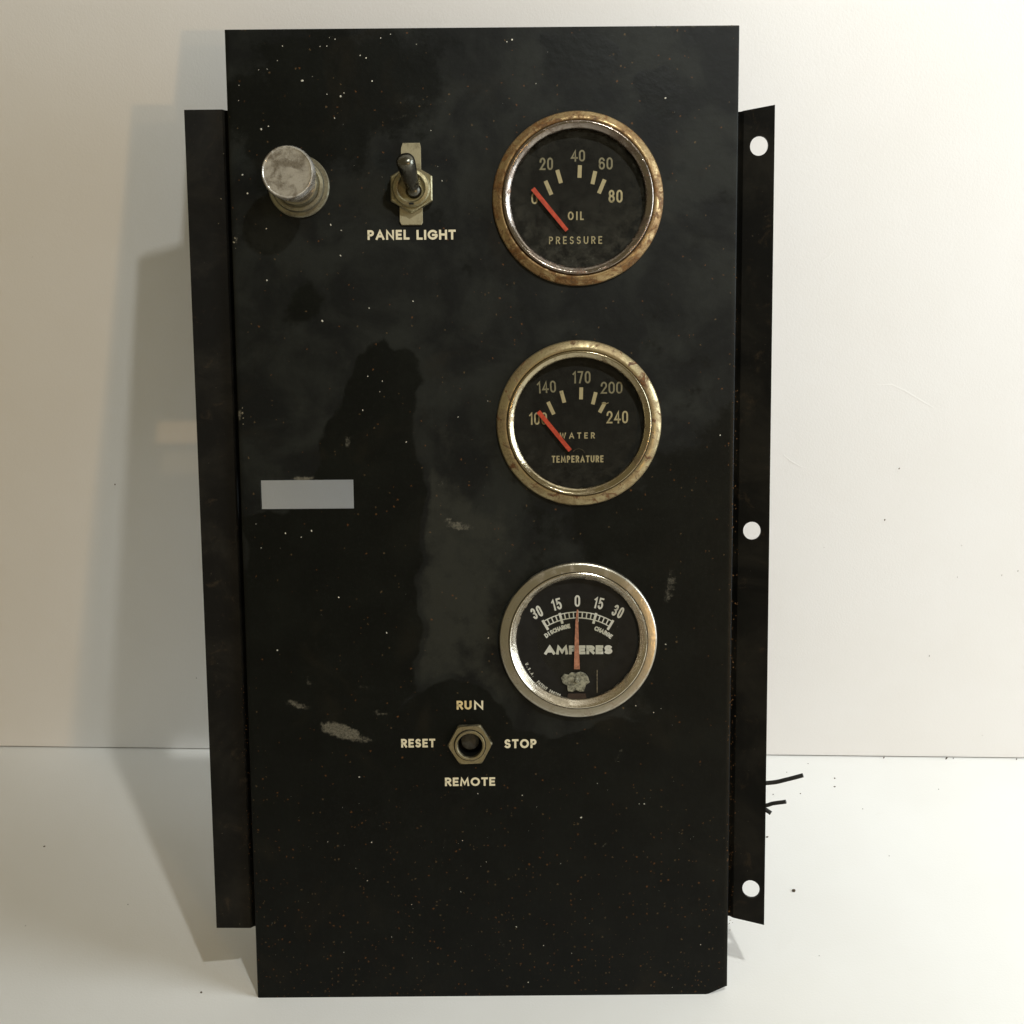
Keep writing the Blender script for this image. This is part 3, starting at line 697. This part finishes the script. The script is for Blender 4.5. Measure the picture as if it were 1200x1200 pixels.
# ammeter
po = [(.95, 0), (1.0, .02), (1.003, .5), (.998, 1.5), (.985, 2.0), (.965, 2.15), (.900, 2.35), (.884, 2.4), (.878, 2.0)]
pi_ = [(.878, 1.5), (.872, 2.45), (.862, 2.6), (.852, 2.35), (.820, 1.2), (.792, .2), (.780, -.2), (.776, -.6), (.776, -1.6)]
g3, c3, R3 = gauge(677.7, 750.6, 92.6, po, pi_, M_amp, M_amp_in, M_dial_a, M_gl3, DH, 'ammeter with a clean nickel bezel and copper needle at zero, lowest of the three')
f = on_dial(c3, DH); O3 = (560, 640)
for t, cx, cyy, w_, rot in (('30', 345, 388, 62, 26), ('15', 461, 341, 56, 14), ('0', 583, 321, 32, 0), ('15', 708, 334, 56, -13), ('30', 821, 383, 62, -26)):
    dword(f, t, cx-w_/2, cx+w_/2, cyy-34, cyy+34, hh, .15, M_numa, g3, O3, .12, rot)
dword(f, 'AMPERES', 390, 788, 580, 635, hh, .31, M_numa, g3, O3, .10, name='lettering')
AC = (586, 782)
def pol(r, a): return AC[0]+r*math.sin(R(a)), AC[1]-r*math.cos(R(a))
def arc_text(t, r, a0, a1, hgt):
    """letters standing on an arc, one word = one part"""
    bm = bmesh.new(); k = 0; s_ = scale_at(680, 750, DH)/5
    for i, ch in enumerate(t):
        a = a0+(a1-a0)*(i+.5)/len(t); q = pol(r, a); c = Vector(f(*q, *O3)); rr = -R(a); ca, sa = math.cos(rr), math.sin(rr)
        hg = hgt*s_; st_ = hg*.25; wd2 = max(G[ch][0], .05)*hg*.62
        def T(x, y, z): return (c.x+x*ca-y*sa, c.y+x*sa+y*ca, z)
        for stt in G[ch][1]:
            ribbon(bm, [((p[0]-.5)*wd2 if G[ch][0] > 0 else 0, (p[1]-.5)*(hg-st_)) for p in stt], st_, hh+k*3e-6, T); k = (k+1) % 3
    for fc in bm.faces:
        fc.normal_update()
        if fc.normal.z < 0: fc.normal_flip()
    me = bpy.data.meshes.new('lettering'); bm.to_mesh(me); bm.free(); link('lettering', me, M_numa, g3)
arc_text('DISCHARGE', 318, -37, -8, 27); arc_text('CHARGE', 318, 18, 39, 27)
def arc_band(r, w_, a0, a1, z, n=30):
    bm = bmesh.new(); A, B = [], []
    for i in range(n+1):
        a = a0+(a1-a0)*i/n
        for L_, rr in ((A, r-w_/2), (B, r+w_/2)):
            q = f(*pol(rr, a), *O3); L_.append(bm.verts.new((q[0], q[1], z)))
    for i in range(n):
        fc = bm.faces.new((A[i], A[i+1], B[i+1], B[i])); fc.normal_update()
        if fc.normal.z < 0: fc.normal_flip()
    me = bpy.data.meshes.new('scale_line'); bm.to_mesh(me); bm.free(); link('scale_line', me, M_numa, g3)
arc_band(396, 6, -31, 31, hh); arc_band(362, 6, -31, 31, hh)
for k in range(-8, 9):
    a = k*3.85
    if k % 4 == 0: bar(f, pol(340, a), pol(405, a), 15 if k else 8, hh+4e-6, M_numa, g3, O3, 'tick_mark')
    else: bar(f, pol(362, a), pol(396, a), 7, hh+4e-6, M_numa, g3, O3, 'tick_mark')
def edge_text(t, r, a0, a1, hgt):
    global AC
    old = AC; AC = (588, 560)
    bm = bmesh.new(); s_ = scale_at(680, 750, DH)/5; k = 0
    for i, ch in enumerate(t):
        if ch == ' ': continue
        a = a0+(a1-a0)*(i+.5)/len(t); q = pol(r, a); c = Vector(f(*q, *O3)); rr = -R(a)+math.pi; ca, sa = math.cos(rr), math.sin(rr)
        hg = hgt*s_; st_ = hg*.2; wd2 = G[ch][0]*hg*.6
        def T(x, y, z): return (c.x+x*ca-y*sa, c.y+x*sa+y*ca, z)
        for stt in G[ch][1]:
            ribbon(bm, [((p[0]-.5)*wd2 if G[ch][0] > 0 else 0, (p[1]-.5)*(hg-st_)) for p in stt], st_, hh+k*3e-6, T); k = (k+1) % 3
    for fc in bm.faces:
        fc.normal_update()
        if fc.normal.z < 0: fc.normal_flip()
    me = bpy.data.meshes.new('lettering'); bm.to_mesh(me); bm.free(); link('lettering', me, M_numa, g3); AC = old
edge_text('U.S.A.', 328, 248, 231, 18); edge_text('PATENT 288708', 332, 226, 198, 18)
bm = bmesh.new(); fp = on_dial(c3, DH+.001)
P = [fp(*p, *O3) for p in ((563, 720), (597, 720), (591, 560), (588, 440), (588, 372), (580, 372), (572, 440), (567, 560))]
prism(bm, P, DH+.0009, DH+.0013); finish(bm, 'needle', M_cop, g3)
P = []
for (x, y) in ((487, 770), (505, 748), (530, 752), (548, 738), (575, 742), (600, 735), (630, 745), (645, 765), (655, 795), (632, 812), (622, 848), (595, 850), (575, 840), (555, 852), (527, 848), (522, 815), (497, 800)):
    P.append(f(x, y, *O3))
bm = bmesh.new(); prism(bm, P, DH+.0001, DH+.0006, .00008); finish(bm, 'pivot_plate', M_pad, g3)
bm = bmesh.new(); q = f(578, 785, *O3); lathe(bm, [(0, .0008), (.0007, .0007), (.0010, .0002), (.0010, 0)], 20); finish(bm, 'pivot_pin', M_pad, g3, (q[0], q[1], DH+.0006))
bm = bmesh.new(); prism(bm, [f(x, y, *O3) for x, y in ((528, 862), (630, 862), (640, 905), (520, 905))], DH+.0001, DH+.0005); finish(bm, 'coil_tab', flat('brown_coil_tab', (.035, .022, .015), .6), g3)
bm = bmesh.new(); prism(bm, [f(x, y, *O3) for x, y in ((696, 725), (701, 725), (701, 858), (696, 858))], DH+.0001, DH+.0003); finish(bm, 'coil_tab', M_dust, g3)

# ---- push-pull knob, top left
c = pp(350.5, 218.5, .0); K = scale_at(350, 218)
base = bmesh.new()
def rot_to(d):   # matrix taking z to direction d
    return Vector((0, 0, 1)).rotation_difference(Vector(d).normalized()).to_matrix()
r0 = 36.0*K
lathe(base, [(r0*.3, 0), (r0, 0), (r0, .0009), (r0*.97, .0013), (r0*.86, .0014), (r0*.86, .0030), (r0*.83, .0036), (r0*.74, .0038), (r0*.70, .0036), (r0*.69, .0048), (r0*.66, .0060), (r0*.60, .0062), (r0*.3, .0062)], 80)
kn = finish(base, 'push_button', M_collar, panel, (c[0], c[1], 0), ang=35, label='chrome capped push button, upper left')
top = pp(336.5, 201.5, .0205); dx, dy = top[0]-c[0], top[1]-c[1]
ax = Vector((dx, dy, .0205))
bm = bmesh.new(); lathe(bm, [(r0*.60, 0), (r0*.62, .0005)] + [(r0*(.64 if i % 2 else .575), .0007+.00045*i) for i in range(13)] + [(r0*.52, .0066), (r0*.52, .0105)], 72)
for v in bm.verts: v.co.x += dx*(v.co.z+.0056)/.0205; v.co.y += dy*(v.co.z+.0056)/.0205
finish(bm, 'threaded_neck', metal('grimy_thread', (.20, .185, .15), (.09, .08, .06), None, .3, .7, .3, 14.0), kn, (0, 0, .0056), ang=35)
rc = 31.2*scale_at(336, 201, .0205)
bm = bmesh.new(); n = 90
prof = [(rc*.4, -.0050), (rc*.93, -.0050), (rc*.985, -.0046), (rc, -.0040), (rc, -.0016), (rc*.985, -.0007), (rc*.955, -.0001), (rc*.92, .0001), (rc*.895, -.0001), (rc*.875, -.0002), (0, -.0002)]
lathe(bm, prof, n)
for v in bm.verts:
    r_ = math.hypot(v.co.x, v.co.y)
    if -.0045 < v.co.z < -.0015 and r_ > rc*.98:
        a = math.atan2(v.co.y, v.co.x); k = 1+.012*(1 if round(a/(2*math.pi)*n) % 2 else -1); v.co.x *= k; v.co.y *= k
finish(bm, 'knob_cap', M_chrome, kn, (dx, dy, .0205), ang=28)

# ---- toggle switch
c = pp(483.0, 222.5); K = scale_at(483, 222)
def hexpts(r, rot): return [(r*math.cos(R(60*i+rot)), r*math.sin(R(60*i+rot))) for i in range(6)]
org = (c[0], c[1], 0)
bm = bmesh.new()
prism(bm, [((x-483)*K, (222.5-y)*K*1.04) for x, y in ((471, 177), (473, 171.5), (493, 171.5), (494, 176), (494, 205), (495, 240), (495, 259), (493, 261.5), (470, 261.5), (468, 258), (468, 236), (470, 205))], .00005, .0009, .0002)
tg = finish(bm, 'toggle_switch', M_plate, panel, org, label='metal toggle switch with its lever up and a cream tab plate')
bm = bmesh.new()
prism(bm, hexpts(28.0*K, 30), .0009, .0036, .0005)
finish(bm, 'hex_nut', M_nut, tg, ang=25)
bm = bmesh.new(); lathe(bm, [(22*K, .0034), (22*K, .0044), (20.5*K, .0050), (17*K, .0052), (15.6*K, .0049), (14.6*K, .0020), (0, .0016)], 60); finish(bm, 'bushing', M_nut, tg, (0, .0, 0), ang=35)
bm = bmesh.new(); lathe(bm, [(14.4*K, .0022), (0, .0022)], 40); finish(bm, 'bushing_recess', M_dark, tg)
# slot notch in the bushing
tip = pp(473.5, 183.0, .0145); tdx, tdy = tip[0]-c[0], tip[1]-c[1]
bs = pp(484.5, 222, .0045); A = Vector((bs[0]-c[0], bs[1]-c[1]-.0002, .003)); B = Vector((tdx, tdy, .0145))
bm = bmesh.new(); pts, rad = [], []; ts = [0, .12, .25, .4, .55, .7, .82, .90, .95, .985, 1.0]; rs_ = [7.6, 8.0, 8.6, 9.4, 10.2, 11.0, 11.3, 10.8, 9.2, 5.8, 1.4]
for t_, r_ in zip(ts, rs_): pts.append(A.lerp(B, t_)); rad.append(r_*K*.96)
tube(bm, pts, rad, 24); finish(bm, 'lever', M_lever, tg, ang=50)
bm = bmesh.new(); bmesh.ops.create_uvsphere(bm, u_segments=20, v_segments=12, radius=9.8*K)
for v in bm.verts: v.co += A
finish(bm, 'pivot_ball', M_lever, tg)
bm = bmesh.new(); prism(bm, [(x*K, y*K) for x, y in ((-2.5, -19.5), (3, -19.5), (3, -17.3), (-2.5, -17.3))], .0048, .00535); finish(bm, 'key_notch', M_dark, tg)

# ---- selector switch with hex nut
c = pp(550.9, 872.0, .001); K = scale_at(551, 872, .001)
def nut_ring(bm, rh, rot, ri, z0, z1, bev):
    n = 60; rows = []
    def hr(a):
        t = ((math.degrees(a)-rot) % 60)-30; return rh*math.cos(R(30))/math.cos(R(t))
    for k in range(n):
        a = R(rot)+2*math.pi*k/n; ca, sa = math.cos(a), math.sin(a); h = hr(a); hb = min(h, rh*.945)
        rows.append([bm.verts.new((q*ca, q*sa, z)) for q, z in ((h, z0), (h, z1-bev*(1+2.2*max(0, h-rh*.9)/rh*5)), (hb-bev*.5, z1), (ri, z1), (ri, z0))])
    for a, b in zip(rows, rows[1:]+rows[:1]):
        for q in range(4): bm.faces.new((a[q], b[q], b[q+1], a[q+1]))
bm = bmesh.new(); nut_ring(bm, 26.2*K, 2, 18.6*K, .00005, .0024, .00025)
sw = finish(bm, 'selector_switch', M_nut2, panel, (c[0], c[1], 0), ang=25, label='selector switch without its handle, held by a hex nut, among the words RUN, STOP, REMOTE and RESET')
bm = bmesh.new(); lathe(bm, [(18.9*K, .0010), (18.9*K, .00246), (17.9*K, .00246), (17.8*K, .0010)], 60); finish(bm, 'seat_ring', M_dark, sw)
bm = bmesh.new(); lathe(bm, [(17.8*K, .0022), (17.8*K, .0030), (17.2*K, .0033), (15.2*K, .0033), (14.4*K, .0030), (14.0*K, .0020), (13.9*K, -.004), (0, -.004)], 60); finish(bm, 'threaded_bushing', M_nut2, sw, ang=35)
bm = bmesh.new(); lathe(bm, [(13.8*K, .0018), (13.75*K, -.0038), (0, -.0038)], 48); finish(bm, 'bore', M_dark, sw)
bm = bmesh.new(); lathe(bm, [(11.2*K, -.0036), (11.2*K, -.0016), (10.4*K, -.0008), (7*K, -.0005), (0, -.0004)], 48); finish(bm, 'switch_shaft', flat('grey_plastic_shaft', (.050, .048, .040), .45, .4, .3, 800), sw, (0, .0007, 0), ang=40)

# ---- cut cables behind the right flange
def cable(pts, r, lab):
    P = []
    for (px, py, h) in pts:
        q = pp(px, py, h); P.append(Vector((q[0], q[1], h)))
    # smooth
    Q = []
    for i in range(len(P)-1):
        p0 = P[max(i-1, 0)]; p1 = P[i]; p2 = P[i+1]; p3 = P[min(i+2, len(P)-1)]
        for k in range(8):
            t = k/8; Q.append(.5*((2*p1)+(-p0+p2)*t+(2*p0-5*p1+4*p2-p3)*t*t+(-p0+3*p1-3*p2+p3)*t**3))
    Q.append(P[-1]); bm = bmesh.new(); tube(bm, Q, r, 12); finish(bm, 'cable', M_wire, panel, ang=50, label=lab)
cable([(690, 800, -.043), (740, 880, -.035), (820, 912, -.022), (880, 917.5, -.016), (905, 917, -.014), (922, 913.5, -.012), (941, 908.5, -.010)], .00085, 'longest cut black cable end, uppermost of three')
cable([(660, 800, -.043), (720, 900, -.036), (830, 940, -.022), (890, 944, -.016), (906, 941.5, -.014), (921, 939.5, -.012)], .00080, 'short cut black cable end')
cable([(670, 790, -.043), (730, 890, -.038), (830, 930, -.024), (885, 940, -.018), (897, 948.5, -.016), (903.5, 953, -.015)], .00085, 'stubby cut black cable end, lowest of three')
